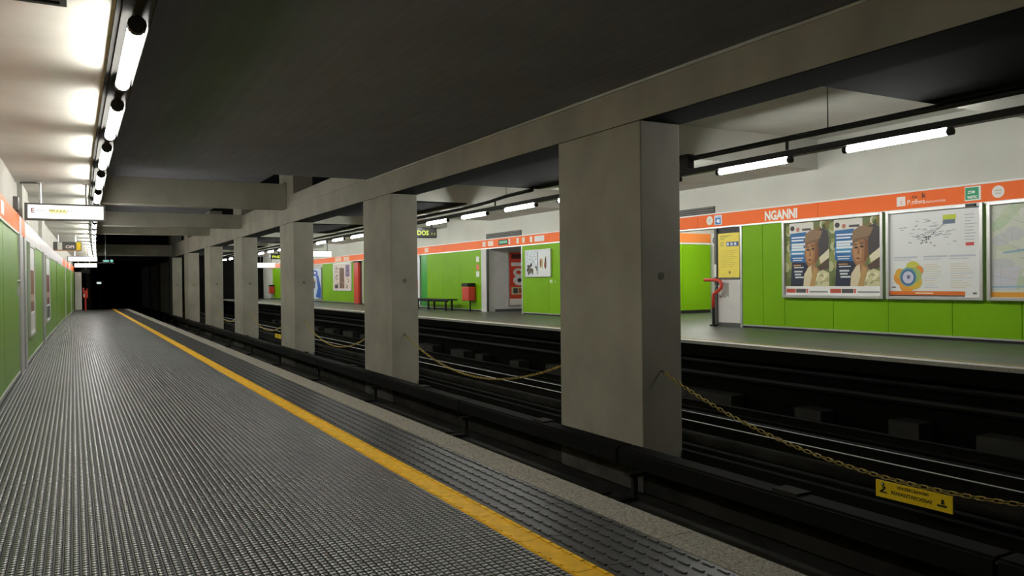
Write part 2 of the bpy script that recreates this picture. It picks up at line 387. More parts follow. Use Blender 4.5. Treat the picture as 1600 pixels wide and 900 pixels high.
# columns
colname = ['just out of view holding the near end of the chain', 'nearest and widest in view, with a chain hooked to it', 'second in the row, left of the widest one', 'third in the row, rising above the long beam',
           'fourth in the row', 'fifth in the row', 'sixth in the row', 'seventh in the row', 'eighth in the row', 'ninth in the row, farthest at the tunnel mouth']
for k in range(-1, 9):
    y = 8.0+9.02*k
    t = thing('concrete_column', (6.62, y+.96, ZB), 'rectangular concrete column between the tracks, '+colname[k+1], 'column', 'columns between the tracks')
    box('shaft', (6.3, 6.945, y, y+1.93, -.84, 3.53), 'concrete', t, bevel=.015)
    box('shaded_base', (6.3, 6.945, y, y+1.93, ZB, -.84), 'concrete_pit_shade', t)  # darker foot: shade of the track pit put into the concrete colour
    if k >= 2: box('upper_shaft', (6.302, 6.943, y+.002, y+1.928, 4.44, 5.4), 'concrete', t, bevel=.012)
    mb = MB(); mb.tube([(6.62, y-.004, 1.55), (6.62, y+.01, 1.55)], .05, 10)
    mb.build('patch', 'concrete_patch', t)
    mb = MB(); mb.tube([(6.6, y-.05, .33), (6.6, y+.02, .33)], .012, 6).tube([(6.6, y-.05, .33), (6.6, y-.05, .29)], .012, 6); mb.build('hook', 'steel_dark', t)
    mb = MB(); mb.tube([(6.6, y+1.91, .33), (6.6, y+1.98, .33)], .012, 6); mb.build('hook', 'steel_dark', t)

# ------------------------------------------------------------------ setting: right platform
tag(MB().box(XE+.22, 19, YN, 64.5, ZF-.05, ZF).build('floor.001', 'rubber_far'), 'far platform floor of grey-green rubber', 'floor', kind='structure')
fl2 = [o for o in bpy.data.objects if o.name == 'floor.001'][0]
first = None; y = YN
while y < 64:
    if first is None: first = MB().box(XE, XE+.219, y+.003, y+1.497, ZF-.05, ZF+.003).build('edge_slab', 'granite_far', fl2)
    else: copy_part(first, fl2, (0, y-YN, 0))
    y += 1.5
box('yellow_line', (XE+.32, XE+.39, YN, 64, ZF, ZF+.004), 'yellow_worn', fl2)
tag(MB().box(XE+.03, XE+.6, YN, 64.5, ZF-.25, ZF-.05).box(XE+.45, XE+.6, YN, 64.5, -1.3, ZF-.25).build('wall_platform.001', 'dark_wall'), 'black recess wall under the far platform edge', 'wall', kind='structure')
# cable pipes and concrete blocks in the recess
for zz, xx, rr, lab in ((.02, XE+.38, .05, 'upper black cable pipe in the recess under the far platform'), (-.2, XE+.36, .06, 'lower black cable pipe in the recess under the far platform')):
    tag(MB().tube([(xx, YN, zz), (xx, 64, zz)], rr, 8).build('cable_pipe', 'black_paint'), lab, 'pipe')
rb = random.Random(3)
blk = []
y = 3.2; k = 0
while y < 45:
    L_ = rb.choice([.45,.5,.9,1.3]); h_ = rb.uniform(.13, .2)
    o = box('concrete_block', (XE+.1, XE+.42, y, y+L_, ZB2+.02, ZB2+.08+h_), 'concrete_block', bevel=.01)
    tag(o, '%s pale concrete block from the near end, under the far platform edge' % ORD[min(k, 29)], 'block', 'blocks under the far platform'); k += 1
    y += L_+rb.uniform(.7, 1.6)

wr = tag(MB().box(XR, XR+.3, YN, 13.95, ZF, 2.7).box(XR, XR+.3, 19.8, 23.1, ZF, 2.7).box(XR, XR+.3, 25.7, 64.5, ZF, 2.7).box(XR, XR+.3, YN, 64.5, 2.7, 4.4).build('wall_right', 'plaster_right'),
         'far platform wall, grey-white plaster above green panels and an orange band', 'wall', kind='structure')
def rwall(name, y0, y1, z0, z1, out, m, parent=wr, back=None):
    return box(name, (XR-out, XR if back is None else XR-back, y0, y1, z0, z1), m, parent)
# green panels, each with its own joint
GZ0, GZ1 = ZF+.075, 2.69
def gpanel(y0, y1, z0=GZ0, z1=GZ1, m='green'): return rwall('green_panel', y0+.006, y1-.006, z0, z1, .03, m)
for y0, y1 in ((12.5,13.1),(11.9,12.5)): gpanel(y0, y1)
for y0, y1 in ((10.67,11.9),(9.46,10.67),(8.24,9.46),(7.1,8.24),(5.9,7.1),(4.7,5.9),(3.5,4.7),(2.3,3.5),(1.1,2.3),(-.1,1.1)): gpanel(y0, y1, GZ0, 1.13)
for y0, y1 in ((8.24,11.9),(5.9,8.24),(3.5,5.9),(1.1,3.5)): gpanel(y0, y1, 1.142, GZ1)
for y0, y1 in ((21.4,23.08),(19.85,21.4)): gpanel(y0, y1)
for y0, y1 in ((26.15,28.0),(28.0,29.6),(29.6,31.25)): gpanel(y0, y1)
gpanel(31.25, 31.9, m='green_dark')
for y0, y1 in ((33.2,36.3),(36.3,39.7),(41.1,44.3),(44.3,47.4),(50.2,53.0),(53.0,57.0),(57.0,61.0)): gpanel(y0, y1)
for y0, y1 in ((-.1,13.12),(19.82,23.1),(26.12,33.1),(33.2,49),(49,62)):
    rwall('skirting_strip', y0, y1, ZF+.045, ZF+.075, .04, 'aluminium')
    rwall('kick_strip', y0, y1, ZF, ZF+.045, .012, 'black')
rwall('door_post', 13.1, 13.16, ZF, 2.7, .045, 'aluminium')
rwall('door_post', 25.72, 26.12, ZF, 2.7, .04, 'grey_panel')
rwall('door_post', 25.62, 25.72, ZF, 2.7, .03, 'black')
rwall('door_post', 23.06, 23.12, ZF, 2.7, .045, 'aluminium')
# orange band in lengths, with its trims
BZ0, BZ1 = 2.725, 3.02
for y0, y1 in ((-.1,4.0),(4.0,7.75),(7.75,11.0),(11.0,14.5),(14.5,19.5),(19.5,23.5),(23.5,26.0),(26.0,29.5),(29.5,33.0),(33.0,38.0),(38.0,42.0),(42.0,46.0),(46.0,52.0),(52.0,62.0)):
    rwall('orange_band', y0+.004, y1-.004, BZ0, BZ1, .06, 'orange')
rwall('band_trim', -.1, 62, BZ1, BZ1+.03, .075, 'white_board'); rwall('band_trim', -.1, 62, BZ0-.035, BZ0, .07, 'aluminium')
XB = XR-.0605
def bsign(name, y0, y1, z0, z1, c, lab=None):
    o = MB().box(XB-.004, XB, y0, y1, z0, z1).build(name, flat(c), wr)
    if lab: o['label'] = lab
    return o
# station name and the marks on the band
o = text(MB(), 'NGANNI', (XB-.001, 12.40, 2.765), WX, WU, .19, bold=.042, width=.88).build('lettering', flat((.97,.95,.92)), wr); o['label'] = 'white station name on the orange band'
def roundsign(yc, zc, r, lab, c=(.93,.91,.88), txt='ooo'):
    o = MB().disc((XB-.003, yc, zc), WX, WU, r, 28).build('round_sign', flat(c), wr); o['label'] = lab
    mb = MB()
    text(mb, txt, (XB-.0045, yc+r*.55, zc+.012), WX, WU, r*.3, width=r*1.1); text(mb, 'omo', (XB-.0045, yc+r*.45, zc-r*.35), WX, WU, r*.28, width=r*.9)
    mb.build('round_sign_mark', flat((.45,.42,.42)), wr)
roundsign(14.1, 2.885, .105, 'white round sign on orange band by yellow notice')
roundsign(7.44, 2.87, .1, 'white round sign on orange band above the map')
bsign('blue_sign', 13.70, 13.94, 2.765, 2.99, (.85,.9,.95), 'small blue and white sign on the band')
mb = MB(); text(mb, 'nnn', (XB-.005, 13.92, 2.94), WX, WU, .03, width=.2); mb.poly([(XB-.0045,13.91,2.78),(XB-.0045,13.73,2.78),(XB-.0045,13.73,2.93),(XB-.0045,13.91,2.93)]); mb.build('blue_print', flat((.15,.5,.8)), wr)
mb = MB(); mb.poly([(XB-.0055,13.88,2.84),(XB-.0055,13.78,2.80),(XB-.0055,13.76,2.88),(XB-.0055,13.84,2.91)]); mb.build('white_arrow', flat((.93,.95,.97)), wr)
bsign('white_logo', 9.08, 9.25, 2.785, 2.955, (.95,.92,.9), 'white square logo on the orange band')
mb = MB(); text(mb, 'E', (XB-.0048, 9.17, 2.82), WX, WU, .06); mb.build('logo_mark', flat((.9,.45,.3)), wr)
mb = MB(); text(mb, 'P.nfiwa', (XB-.001, 9.04, 2.80), WX, WU, .085, bold=.01, width=.34); mb.build('lettering', flat((.97,.88,.82)), wr); mb = MB(); text(mb, 'dzznaswtsinza', (XB-.001, 8.69, 2.80), WX, WU, .05, width=.36); mb.build('lettering', flat((.97,.88,.82)), wr)
mb = MB(); text(mb, 'ro', (XB-.001, 8.95, 2.905), WX, WU, .055, bold=.02, width=.1); text(mb, 'k', (XB-.001, 8.76, 2.90), WX, WU, .09, bold=.02, width=.08); mb.build('graffiti', flat((.25,.13,.1)), wr)
bsign('exit_sign', 7.72, 7.99, 2.765, 3.0, (.88,.93,.9), 'green and white emergency sign on the band')
mb = MB().poly([(XB-.0045,7.98,2.785),(XB-.0045,7.755,2.785),(XB-.0045,7.755,2.985),(XB-.0045,7.98,2.985)]); mb.build('green_print', flat((.12,.62,.42)), wr)
mb = MB(); text(mb, 'ZTM', (XB-.005, 7.94, 2.885), WX, WU, .045, bold=.03, width=.12); text(mb, 'WETIC', (XB-.005, 7.95, 2.80), WX, WU, .045, bold=.03, width=.17); mb.build('white_print', flat((.95,.97,.95)), wr)
# marks further along
for y0, y1, c in ((24.0,24.7,(.1,.12,.1)),(23.85,23.95,(.9,.9,.88)),(23.25,23.4,(.9,.88,.8)),(22.85,23.0,(.9,.88,.8)),(22.35,22.5,(.92,.9,.86)),(21.6,22.2,(.9,.87,.88)),(25.1,25.5,(.95,.85,.8)),(25.7,25.95,(.95,.85,.8)),(31.0,31.4,(.95,.8,.7))):
    bsign('band_mark', y0, y1, 2.79, 2.97, c)
for y0, y1 in ((24.06,24.64),): bsign('band_mark', y0, y1, 2.84, 2.93, (.45,.75,.6)).location.x -= .003
for y0, y1 in ((42.0,43.0),(43.4,44.6)): bsign('band_mark', y0, y1, 2.76, 2.98, (.95,.8,.7))
# louvred grilles above the band
for y0, y1, z0, z1 in ((13.98,17.5,3.06,3.22),(23.15,25.75,3.06,3.24)):
    rwall('grille_frame', y0, y1, z0, z1, .012, 'grille')
    for q in range(3):
        zz = z0+.025+q*(z1-z0)/3.2; rwall('slat', y0+.03, y1-.03, zz, zz+.02, .035, 'slat_grey', back=.012)

# ceiling over the far side: coffers between deep soffits
mb = MB().box(6.945, XR+.3, YN, 64.5, 4.3, 4.5)
tag(mb.build('ceiling.004', 'concrete_pale'), 'pale coffered concrete ceiling above the far track and platform', 'ceiling', kind='structure')
sof = [(YN,6.25),(11.05,16.25),(20.2,25.3),(29.2,34.3),(38.2,43.3),(47.2,52.3),(56.2,64.5)]
for k, (y0, y1) in enumerate(sof):
    t = thing('soffit_beam', (9.0, (y0+y1)/2, 3.7), '%s wide soffit beam from the near end, across the far side ceiling' % ORD[k], 'beam', 'soffit beams over the far side')
    MB().box(6.945, XR, y0, y1, 3.735, 4.3).build('body', 'concrete_pale', t)
    MB().box(6.95, 9.75, y0+.002, y1-.002, 3.70, 3.735).build('dark_shade_lining', 'soffit_shade_black', t)  # track half: dark paint and lamp-tray shade merged in one black
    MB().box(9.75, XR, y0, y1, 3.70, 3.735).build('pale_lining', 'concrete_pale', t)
tag(MB().box(6.9, 19, 64.5, 64.9, -1.3, 4.5).build('wall_end', 'dark_wall'), 'dark end wall behind the far platform', 'wall', kind='structure')

# hall behind the opening next to the yellow notice
hw = tag(MB().box(XR+.3, 18.5, 19.8, 20.0, ZF, 3.4).box(18.5, 18.7, 13.2, 19.8, ZF, 3.4).box(XR+.3, 18.5, 13.2, 13.45, ZF, 3.4).build('wall_hall', 'plaster_right'), 'walls of the passage opening off the far platform', 'wall', kind='structure')
tag(MB().box(XR+.3, 18.5, 13.45, 19.8, 3.3, 3.4).build('ceiling.005', 'plaster'), 'white ceiling of the passage off the far platform', 'ceiling', kind='structure')
for x0, x1 in ((13.5,14.75),(14.75,16.0),(16.0,17.25),(17.25,18.44)):
    box('green_panel', (x0+.005, x1-.005, 19.77, 19.8, ZF+.1, 2.64), 'green', hw)
box('orange_band', (13.5, 18.44, 19.75, 19.8, 2.71, 3.0), 'orange_far', hw); box('band_trim', (13.5, 18.44, 19.74, 19.8, 2.65, 2.70), 'white_board', hw)
box('kick_strip', (13.5, 18.46, 19.78, 19.8, ZF, ZF+.1), 'black', hw); box('corner_post', (18.44, 18.49, 19.74, 19.8, ZF, 3.0), 'aluminium', hw)
hl = thing('fluorescent_lamp', (16.5, 17.6, 3.15), 'ceiling lamp inside the passage behind the yellow notice', 'lamp')
MB().tube([(15.2,17.6,3.2),(17.8,17.6,3.2)], .045, 10).build('tube', 'tube_right', hl); MB().box(15.15,17.85,17.55,17.65,3.25,3.3).build('batten', 'white_board', hl)
# recess with the red poster
rw = tag(MB().box(XR+.3, 15.6, 25.7, 25.9, ZF, 3.4).box(15.6, 15.8, 22.9, 25.9, ZF, 3.4).box(XR+.3, 15.6, 22.9, 23.1, ZF, 3.4).box(XR+.3, 15.6, 23.1, 25.7, 2.9, 3.0).build('wall_recess', 'grey_panel'), 'grey recess in the far wall holding a red poster', 'wall', kind='structure')
box('skirting_strip', (13.5, 15.6, 25.68, 25.7, ZF, ZF+.09), 'steel_dark', rw)
t = thing('wall_poster', (14.4, 25.66, .6), 'tall red poster with white figures in the grey recess', 'poster')
MB().box(14.05, 14.9, 25.66, 25.7, .6, 2.62).build('frame', 'aluminium', t)
sh = MB().box(14.09, 14.86, 25.652, 25.66, .64, 2.58).build('sheet', flat((.85,.27,.16)), t)
pl = [((.93,.9,.86), rect(.0,1,.0,.12)), ((.3,.12,.1), rect(.1,.9,.88,.97)), ((.95,.92,.9), rect(.1,.95,.74,.81)), ((.93,.9,.88), ell(.5,.62,.3,.08)), ((.93,.9,.88), ell(.55,.47,.35,.1)), ((.25,.22,.25), ell(.55,.47,.12,.04)),
      ((.85,.27,.16), ell(.5,.62,.14,.035)), ((.85,.8,.6), rect(.1,.85,.2,.34)), ((.3,.3,.32), rect(.2,.45,.22,.32)), ((.7,.35,.2), rect(.5,.8,.22,.32))]
flat_print(sh, 'print', pl, (14.09, 25.652, .64), (1,0,0), (0,0,1), (0,-1,0), .77, 1.94)

# framed posters on the right wall
def frame_r(name, y0, y1, z0, z1, label, cat='poster', fw=.06, out=.10, m='aluminium', group=None):
    t = thing(name, (XR-.03, (y0+y1)/2, z0), label, cat, group)
    xb = XR-.03
    for d in ((y0,y0+fw,z0,z1),(y1-fw,y1,z0,z1),(y0+fw,y1-fw,z0,z0+fw),(y0+fw,y1-fw,z1-fw,z1)):
        MB().box(xb-out, xb, *d).build('frame_rail', m, t, bevel=.008)
    sh = MB().box(xb-.045, xb-.03, y0+fw, y1-fw, z0+fw, z1-fw).build('sheet', 'sheet_white', t)
    return t, sh, (xb-.045, y1-fw, z0+fw), (y1-y0-2*fw), (z1-z0-2*fw)
def portrait(s0, s1, seed):
    rr = random.Random(seed); P = []; W = s1-s0
    X = lambda s: s0+s*W
    def add(c, pts): P.append((c, clampp([(X(s), t) for s, t in pts])))
    def lim(pts): return [(min(1,max(0,s)), t) for s, t in pts]
    add((.42,.46,.26), rect(0,1,.12,1))
    for i in range(70):
        c = rr.choice([(.55,.58,.33),(.35,.4,.2),(.72,.72,.55),(.62,.6,.36),(.28,.33,.17),(.85,.82,.74),(.5,.42,.2)])
        s, t = rr.random(), rr.uniform(.14,.98); r = rr.uniform(.03,.08)
        add(c, lim([(a_, min(1, max(.121, b_))) for a_, b_ in ell(s, t, r, r*.9, 9)]))
    add((.86,.84,.80), rect(.1,.66,.84,.99)); add((.22,.2,.2), ell(.17,.92,.05,.035)); add((.75,.45,.4), ell(.3,.9,.04,.03))
    add((.3,.28,.28), rect(.4,.6,.88,.91))
    add((.15,.17,.25), [(.12,.12),(.62,.12),(.62,.5),(.15,.45)])
    add((.16,.42,.66), [(.12,.46),(.5,.44),(.5,.86),(.12,.85)])
    add((.28,.58,.78), [(.12,.56),(.5,.54),(.5,.62),(.12,.63)])
    # hat, hair, face, scarf, garment of the sitter
    add((.27,.24,.25), [(.62,.48),(.98,.58),(1,.75),(.97,.86),(.86,.9),(.7,.86),(.58,.78)])
    add((.88,.84,.72), [(.78,.5),(1,.62),(1,.5),(.82,.42)])
    add((.35,.27,.22), [(.74,.38),(1,.5),(1,.36),(.8,.32)])
    add((.63,.43,.27), ell(.6,.56,.15,.2,20,.12))
    add((.50,.32,.19), [(.68,.42),(.77,.5),(.76,.7),(.70,.72),(.69,.5)])
    add((.72,.53,.36), ell(.565,.56,.085,.13,14,.1))
    add((.22,.15,.12), ell(.535,.615,.035,.014)); add((.22,.15,.12), ell(.645,.625,.035,.014))
    add((.3,.2,.14), [(.49,.645),(.575,.65),(.575,.66),(.49,.658)]); add((.3,.2,.14), [(.6,.655),(.69,.67),(.69,.68),(.6,.668)])
    add((.56,.37,.24), [(.575,.62),(.60,.62),(.595,.53),(.56,.53)]); add((.5,.22,.18), ell(.575,.475,.04,.012))
    add((.48,.36,.26), [(.46,.66),(.48,.78),(.6,.8),(.78,.76),(.76,.70),(.62,.72)])
    add((.56,.44,.33), [(.44,.68),(.47,.83),(.62,.89),(.86,.86),(.8,.76),(.62,.74),(.5,.72)])
    add((.66,.48,.32), [(.5,.36),(.62,.42),(.76,.36),(.74,.28),(.6,.26)])
    add((.86,.80,.66), [(.42,.12),(.44,.28),(.54,.38),(.6,.4),(.62,.25),(.56,.12)])
    add((.74,.58,.36), [(.56,.12),(.62,.26),(.66,.38),(.74,.34),(.7,.2),(.68,.12)])
    add((.82,.79,.62), [(.68,.12),(.74,.3),(.86,.34),(1,.3),(1,.12)])
    for i in range(14): add(rr.choice([(.9,.87,.72),(.72,.69,.5),(.66,.64,.48)]), [(a_, max(.121, b_)) for a_, b_ in ell(rr.uniform(.72,.97), rr.uniform(.15,.28), .04, .018, 8, rr.uniform(-.6,.9))])
    for i, t in enumerate((.78,.74,.68,.645,.61,.56)):
        add((.90,.93,.95), rect(.15,.47-.04*(i % 2),t,t+(.02 if i in (0,1,5) else .03)))
    for i, t in enumerate((.50,.47,.40,.37,.31,.27,.23)):
        add((.82,.85,.86) if i != 2 else (.85,.6,.35), rect(.17+.01*i,.43-.03*(i % 3),t,t+.014+.008*(i > 3)))
    add((.93,.92,.91), rect(0,1,0,.12)); add((.75,.30,.22), rect(.02,.24,.03,.085)); add((.32,.30,.31), rect(.25,.48,.03,.085)); add((.85,.35,.3), rect(.49,.53,.03,.085)); add((.55,.54,.55), rect(.56,.97,.035,.055))
    return P
t, sh, o_, wd, ht = frame_r('framed_poster', 9.50, 11.88, 1.10, 2.715, 'wide metal poster frame with two identical posters of a person in a dark hat')
flat_print(sh, 'print', portrait(0, .485, 4)+portrait(.487, 1, 4), o_, WX, WU, (-1,0,0), wd, ht)
# network map
t, sh, o_, wd, ht = frame_r('framed_poster', 7.66, 9.44, 1.10, 2.715, 'metal frame with white network map and a coloured flower-shaped zone map', 'map')
rr = random.Random(11); P = []
c1 = (.62,.63,.67)
for i in range(90):
    s, tt = rr.gauss(.42,.13), rr.gauss(.76,.08); 
    if .1 < s < .75 and .58 < tt < .95: P.append((rr.choice([c1,(.5,.5,.55),(.75,.75,.78)]), rect(s, s+rr.uniform(.02,.06), tt, tt+.006)))
for i in range(14):
    P.append(((.35,.35,.38), rect(.36+.02*i, .375+.02*i, .62+.017*i, .628+.017*i)))
for i in range(12):
    s_, t_ = .38+rr.uniform(-.03,.1), .60+rr.uniform(0,.1); P.append(((.25,.25,.28), rect(s_, s_+.016, t_, t_+.012)))
P.append(((.80,.84,.25), rect(.61,.75,.885,.94))); P.append(((.40,.47,.55), rect(.61,.74,.835,.885)))
for i in range(9): P.append((c1, rect(.84,.84+rr.uniform(.06,.13),.92-.035*i,.926-.035*i)))
P.append(((.80,.28,.28), rect(.85,.935,.575,.612)))
for col_ in (.05,.39,.68):
    P.append(((.78,.79,.82), rect(col_, col_+.27, .455, .475))); P.append(((.78,.79,.82), rect(col_, col_+.2, .43, .44)))
for col_ in (.40,.69):
    for i in range(11): P.append((rr.choice([(.75,.77,.8),(.83,.82,.7),(.85,.78,.66)]), rect(col_, col_+rr.uniform(.12,.27), .37-.027*i, .376-.027*i)))
for i, (c, cx, cy, r) in enumerate((((.88,.58,.18),.13,.22,.085),((.90,.62,.2),.20,.135,.09),((.85,.72,.25),.29,.17,.085),((.80,.78,.30),.27,.33,.085),((.90,.55,.2),.34,.31,.05),((.86,.66,.22),.12,.27,.06),((.65,.72,.4),.28,.25,.09))):
    P.append((c, ell(cx, cy, r, r*1.05)))
P += [((.42,.62,.62), ell(.215,.23,.1,.115)), ((.25,.42,.6), ell(.215,.225,.085,.095)), ((.80,.80,.88), ell(.215,.225,.065,.075)), ((.45,.42,.6), ell(.22,.23,.02,.025)),
      ((.88,.45,.12), rect(0,.84,.015,.06)), ((.97,.85,.7), rect(.3,.5,.03,.045)), ((.2,.2,.2), rect(0,.84,.0,.012)), ((.4,.4,.42), rect(.92,.96,.03,.05)), ((.3,.3,.35), rect(.02,.07,.1,.115))]
flat_print(sh, 'print', P, o_, WX, WU, (-1,0,0), wd, ht)
MB().box(XR-.17, XR-.03, 7.76, 7.92, 2.66, 2.71).build('latch', 'black', t)
# city map
t, sh, o_, wd, ht = frame_r('framed_poster', 5.2, 7.60, 1.10, 2.715, 'metal frame with pale green city map at the right edge of view', 'map')
rr = random.Random(21); P = [((.84,.85,.79), rect(0,1,.06,1))]
for i in range(40): P.append((rr.choice([(.80,.83,.73),(.76,.82,.70),(.86,.86,.82),(.80,.80,.80)]), clampp([(a_, max(.061, b_)) for a_, b_ in ell(rr.random(), rr.uniform(.1,.97), rr.uniform(.03,.12), rr.uniform(.03,.09), 9, rr.random()*3)])))
P.append(((.82,.82,.85), [(0,.08),(.16,.08),(.2,.34),(.02,.3)]))
for i in range(60):
    s, tt, g, l_ = rr.random(), rr.uniform(.1,.95), rr.random()*3.14, rr.uniform(.08,.3)
    a_, b_ = l_*math.cos(g), l_*math.sin(g); q = .002
    P.append((rr.choice([(.70,.72,.70),(.75,.73,.66),(.85,.75,.68),(.65,.7,.75)]), clampp([(s, max(.061,tt)), (s+a_, max(.061,tt+b_)), (s+a_+q, max(.061,tt+b_+q*2)), (s+q, max(.061,tt+q*2))])))
P.append(((.55,.68,.82), [(.08,.47),(.25,.5),(.5,.6),(.5,.615),(.25,.52),(.08,.485)])); P.append(((.62,.74,.80), [(0,.1),(.4,.11),(.4,.125),(0,.12)]))
P.append(((.90,.62,.18), rect(0,1,.0,.055)))
flat_print(sh, 'print', P, o_, WX, WU, (-1,0,0), wd, ht)
# small double poster in the second bay
t, sh, o_, wd, ht = frame_r('framed_poster', 21.2, 22.8, 1.64, 2.53, 'small white frame with two pale posters of figures on green panel', fw=.035, out=.06)
rr = random.Random(5); P = [((.80,.82,.84), rect(0,.49,0,1)), ((.86,.87,.87), rect(.51,1,0,1)), ((.35,.36,.4), rect(.485,.515,.05,.95))]
for i in range(34): P.append((rr.choice([(.9,.92,.95),(.62,.66,.72),(.7,.72,.7)]), clampp(rect(*(lambda s, t_: (s, s+.05, t_, t_+.04))(rr.uniform(.03,.43), rr.uniform(.5,.92))))))
for i in range(16): P.append((rr.choice([(.16,.13,.12),(.3,.25,.2),(.42,.3,.25)]), clampp(ell(rr.uniform(.06,.44), rr.uniform(.1,.45), .04, .08, 8))))
P += [((.88,.88,.86), ell(.38,.22,.06,.12)), ((.5,.28,.15), ell(.62,.5,.03,.18)), ((.75,.62,.3), ell(.68,.5,.03,.2)), ((.25,.2,.16), ell(.82,.5,.035,.24)), ((.62,.25,.15), ell(.79,.42,.025,.12)), ((.7,.55,.4), ell(.84,.72,.02,.04))]
flat_print(sh, 'print', P, o_, WX, WU, (-1,0,0), wd, ht)
mb = MB(); text(mb, 'c:', (XR-.032, 21.35, 1.46), WX, WU, .12, bold=.05, width=.18); text(mb, ',', (XR-.032, 21.05, 1.48), WX, WU, .12, bold=.05); mb.build('sticker', flat((.9,.92,.85)), wr)
# information poster in the third bay, blue poster, white poster
t, sh, o_, wd, ht = frame_r('framed_poster', 41.6, 44.9, 1.1, 2.66, 'far framed notice of three brown and purple columns on green wall', fw=.07, out=.08, m='white_board')
rr = random.Random(9); P = [((.86,.80,.76), rect(0,1,0,1)), ((.42,.30,.22), rect(.34,.62,.05,.85)), ((.45,.35,.55), rect(.7,.93,.5,.95))]
for i in range(40): P.append((rr.choice([(.5,.38,.3),(.3,.25,.22),(.62,.5,.42)]), rect(*(lambda s, q: (s, s+.06, q, q+.05))(rr.choice([rr.uniform(.05,.22), rr.uniform(.35,.55), rr.uniform(.7,.85)]), rr.uniform(.05,.9)))))
P.append(((.25,.22,.22), rect(.05,.25,.05,.2)))
flat_print(sh, 'print', P, o_, WX, WU, (-1,0,0), wd, ht)
t, sh, o_, wd, ht = frame_r('framed_poster', 47.5, 50.1, .55, 2.5, 'tall blue and white poster left of the far framed notice', fw=.06, out=.06)
rr = random.Random(8); P = [((.80,.86,.92), rect(0,1,0,1)), ((.15,.35,.7), [(.5,.05),(.95,0),(1,.3),(.75,.8),(.55,.75),(.7,.35)]), ((.1,.3,.75), ell(.45,.85,.25,.1)), ((.92,.92,.94), ell(.45,.86,.1,.04)), ((.3,.3,.4), [(.2,.3),(.45,.35),(.5,.6),(.3,.68)]), ((.85,.6,.5), ell(.42,.62,.08,.04))]
flat_print(sh, 'print', P, o_, WX, WU, (-1,0,0), wd, ht)
t, sh, o_, wd, ht = frame_r('framed_poster', 31.95, 33.1, .55, 2.66, 'narrow white poster at the left end of the bench', fw=.04, out=.05)
P = [((.86,.87,.9), rect(0,1,0,1)), ((.55,.62,.85), rect(.2,.8,.62,.9)), ((.88,.62,.5), rect(.15,.85,.3,.5)), ((.6,.6,.62), rect(.2,.7,.08,.2))]
flat_print(sh, 'print', P, o_, WX, WU, (-1,0,0), wd, ht)
mb = MB(); 
for q, (z, c) in enumerate(((2.25,0),(1.95,1),(1.7,0))): mb.poly([(XR-.0315,26.55,z),(XR-.0315,26.3,z),(XR-.0315,26.3,z+.2),(XR-.0315,26.55,z+.2)], c)
mb.build('sticker_column', [flat((.9,.9,.88)), flat((.85,.45,.3))], wr)
# red upright post in the third bay
t = thing('red_post', (XR-.18, 40.4, ZF), 'tall red upright post standing against the far green wall', 'post')
MB().box(XR-.22, XR-.09, 40.0, 40.75, ZF+.05, 2.6).build('body', 'red_paint', t, bevel=.02); MB().box(XR-.24, XR-.08, 39.95, 40.8, 2.6, 2.68).build('cap', 'black_paint', t); MB().box(XR-.24, XR-.08, 39.95, 40.8, ZF, ZF+.05).build('foot', 'steel_dark', t)

# yellow notice over the grey service door
t = thing('notice_board', (XR+.02, 13.55, ZF), 'yellow notice above a grey door panel beside the passage opening', 'notice board')
MB().box(XR-.01, XR+.02, 13.2, 13.90, ZF+.09, 1.50).build('door_panel', 'grey_panel', t, bevel=.006)
MB().box(XR-.03, XR+.02, 13.18, 13.96, ZF, ZF+.09).build('kick_plate', 'steel_dark', t)
MB().box(XR-.05, XR+.02, 13.90, 13.97, ZF, 2.7).build('door_post', 'steel_dark', t)
sh = MB().box(XR-.03, XR-.005, 13.2, 13.86, 1.54, 2.56).build('yellow_sheet', 'notice_yellow', t)
MB().box(XR-.035, XR+.02, 13.19, 13.9, 1.50, 1.54).build('rail', 'steel_dark', t); MB().box(XR-.005, XR+.02, 13.19, 13.9, 2.56, 2.7).build('dark_head', 'black', t)
P = [((.30,.36,.55), rect(.40,.98,.70,.80))]
for s in (.42,.60,.77): P.append(((.85,.88,.95), rect(s, s+.1, .72, .78)))
for i, q in enumerate((.95,.93,.9,.87)): P.append(((.60,.52,.2), rect(.1,.1+(.55,.4,.3,.2)[i],q-.01,q)))
for i in range(9): P.append(((.70,.60,.2), rect(.12,.9-.1*(i % 3),.6-.045*i,.606-.045*i)))
P.append(((.6,.5,.3), ell(.55,.115,.05,.035)))
for q in (.80,.76,.72): P.append(((.62,.55,.25), rect(.1,.28,q-.012,q)))
flat_print(sh, 'print', P, (XR-.03, 13.86, 1.54), WX, WU, (-1,0,0), .66, 1.02)
MB().box(XR-.012, XR-.01, 13.55, 13.78, 1.1, 1.42).build('hatch_outline', flat((.66,.65,.62)), t)
mb = MB(); text(mb, 'u o', (XR-.014, 13.84, 1.08), WX, WU, .05, bold=.03, width=.2); mb.build('lettering', flat((.35,.33,.32)), t)
MB().box(XR-.06, XR-.05, 13.905, 13.965, 1.56, 1.85).build('sticker', 'sheet_white', t)
# red handrail end
t = thing('handrail', (XR-.14, 13.85, ZF), 'red tubular handrail bent back beside the yellow notice', 'handrail')
xq = XR-.14
MB().tube([(xq+1.2,14.3,1.47),(xq,14.2,1.49),(xq,13.85,1.49),(xq,13.70,1.46),(xq,13.64,1.39),(xq,13.66,1.31),(xq,13.76,1.23),(xq,13.9,1.16),(xq,13.92,1.08),(xq,13.92,.84)], .038, 10).build('red_rail', 'red_paint', t, smooth=True)
MB().tube([(xq,13.92,.84),(xq,13.92,ZF)], .034, 8).box(xq-.06,xq+.06,13.86,13.98,ZF,ZF+.04).build('black_post', 'black_paint', t)
MB().tube([(xq+1.0,14.3,1.33),(xq+.02,13.9,1.33)], .022, 8).build('steel_rail', 'aluminium', t)
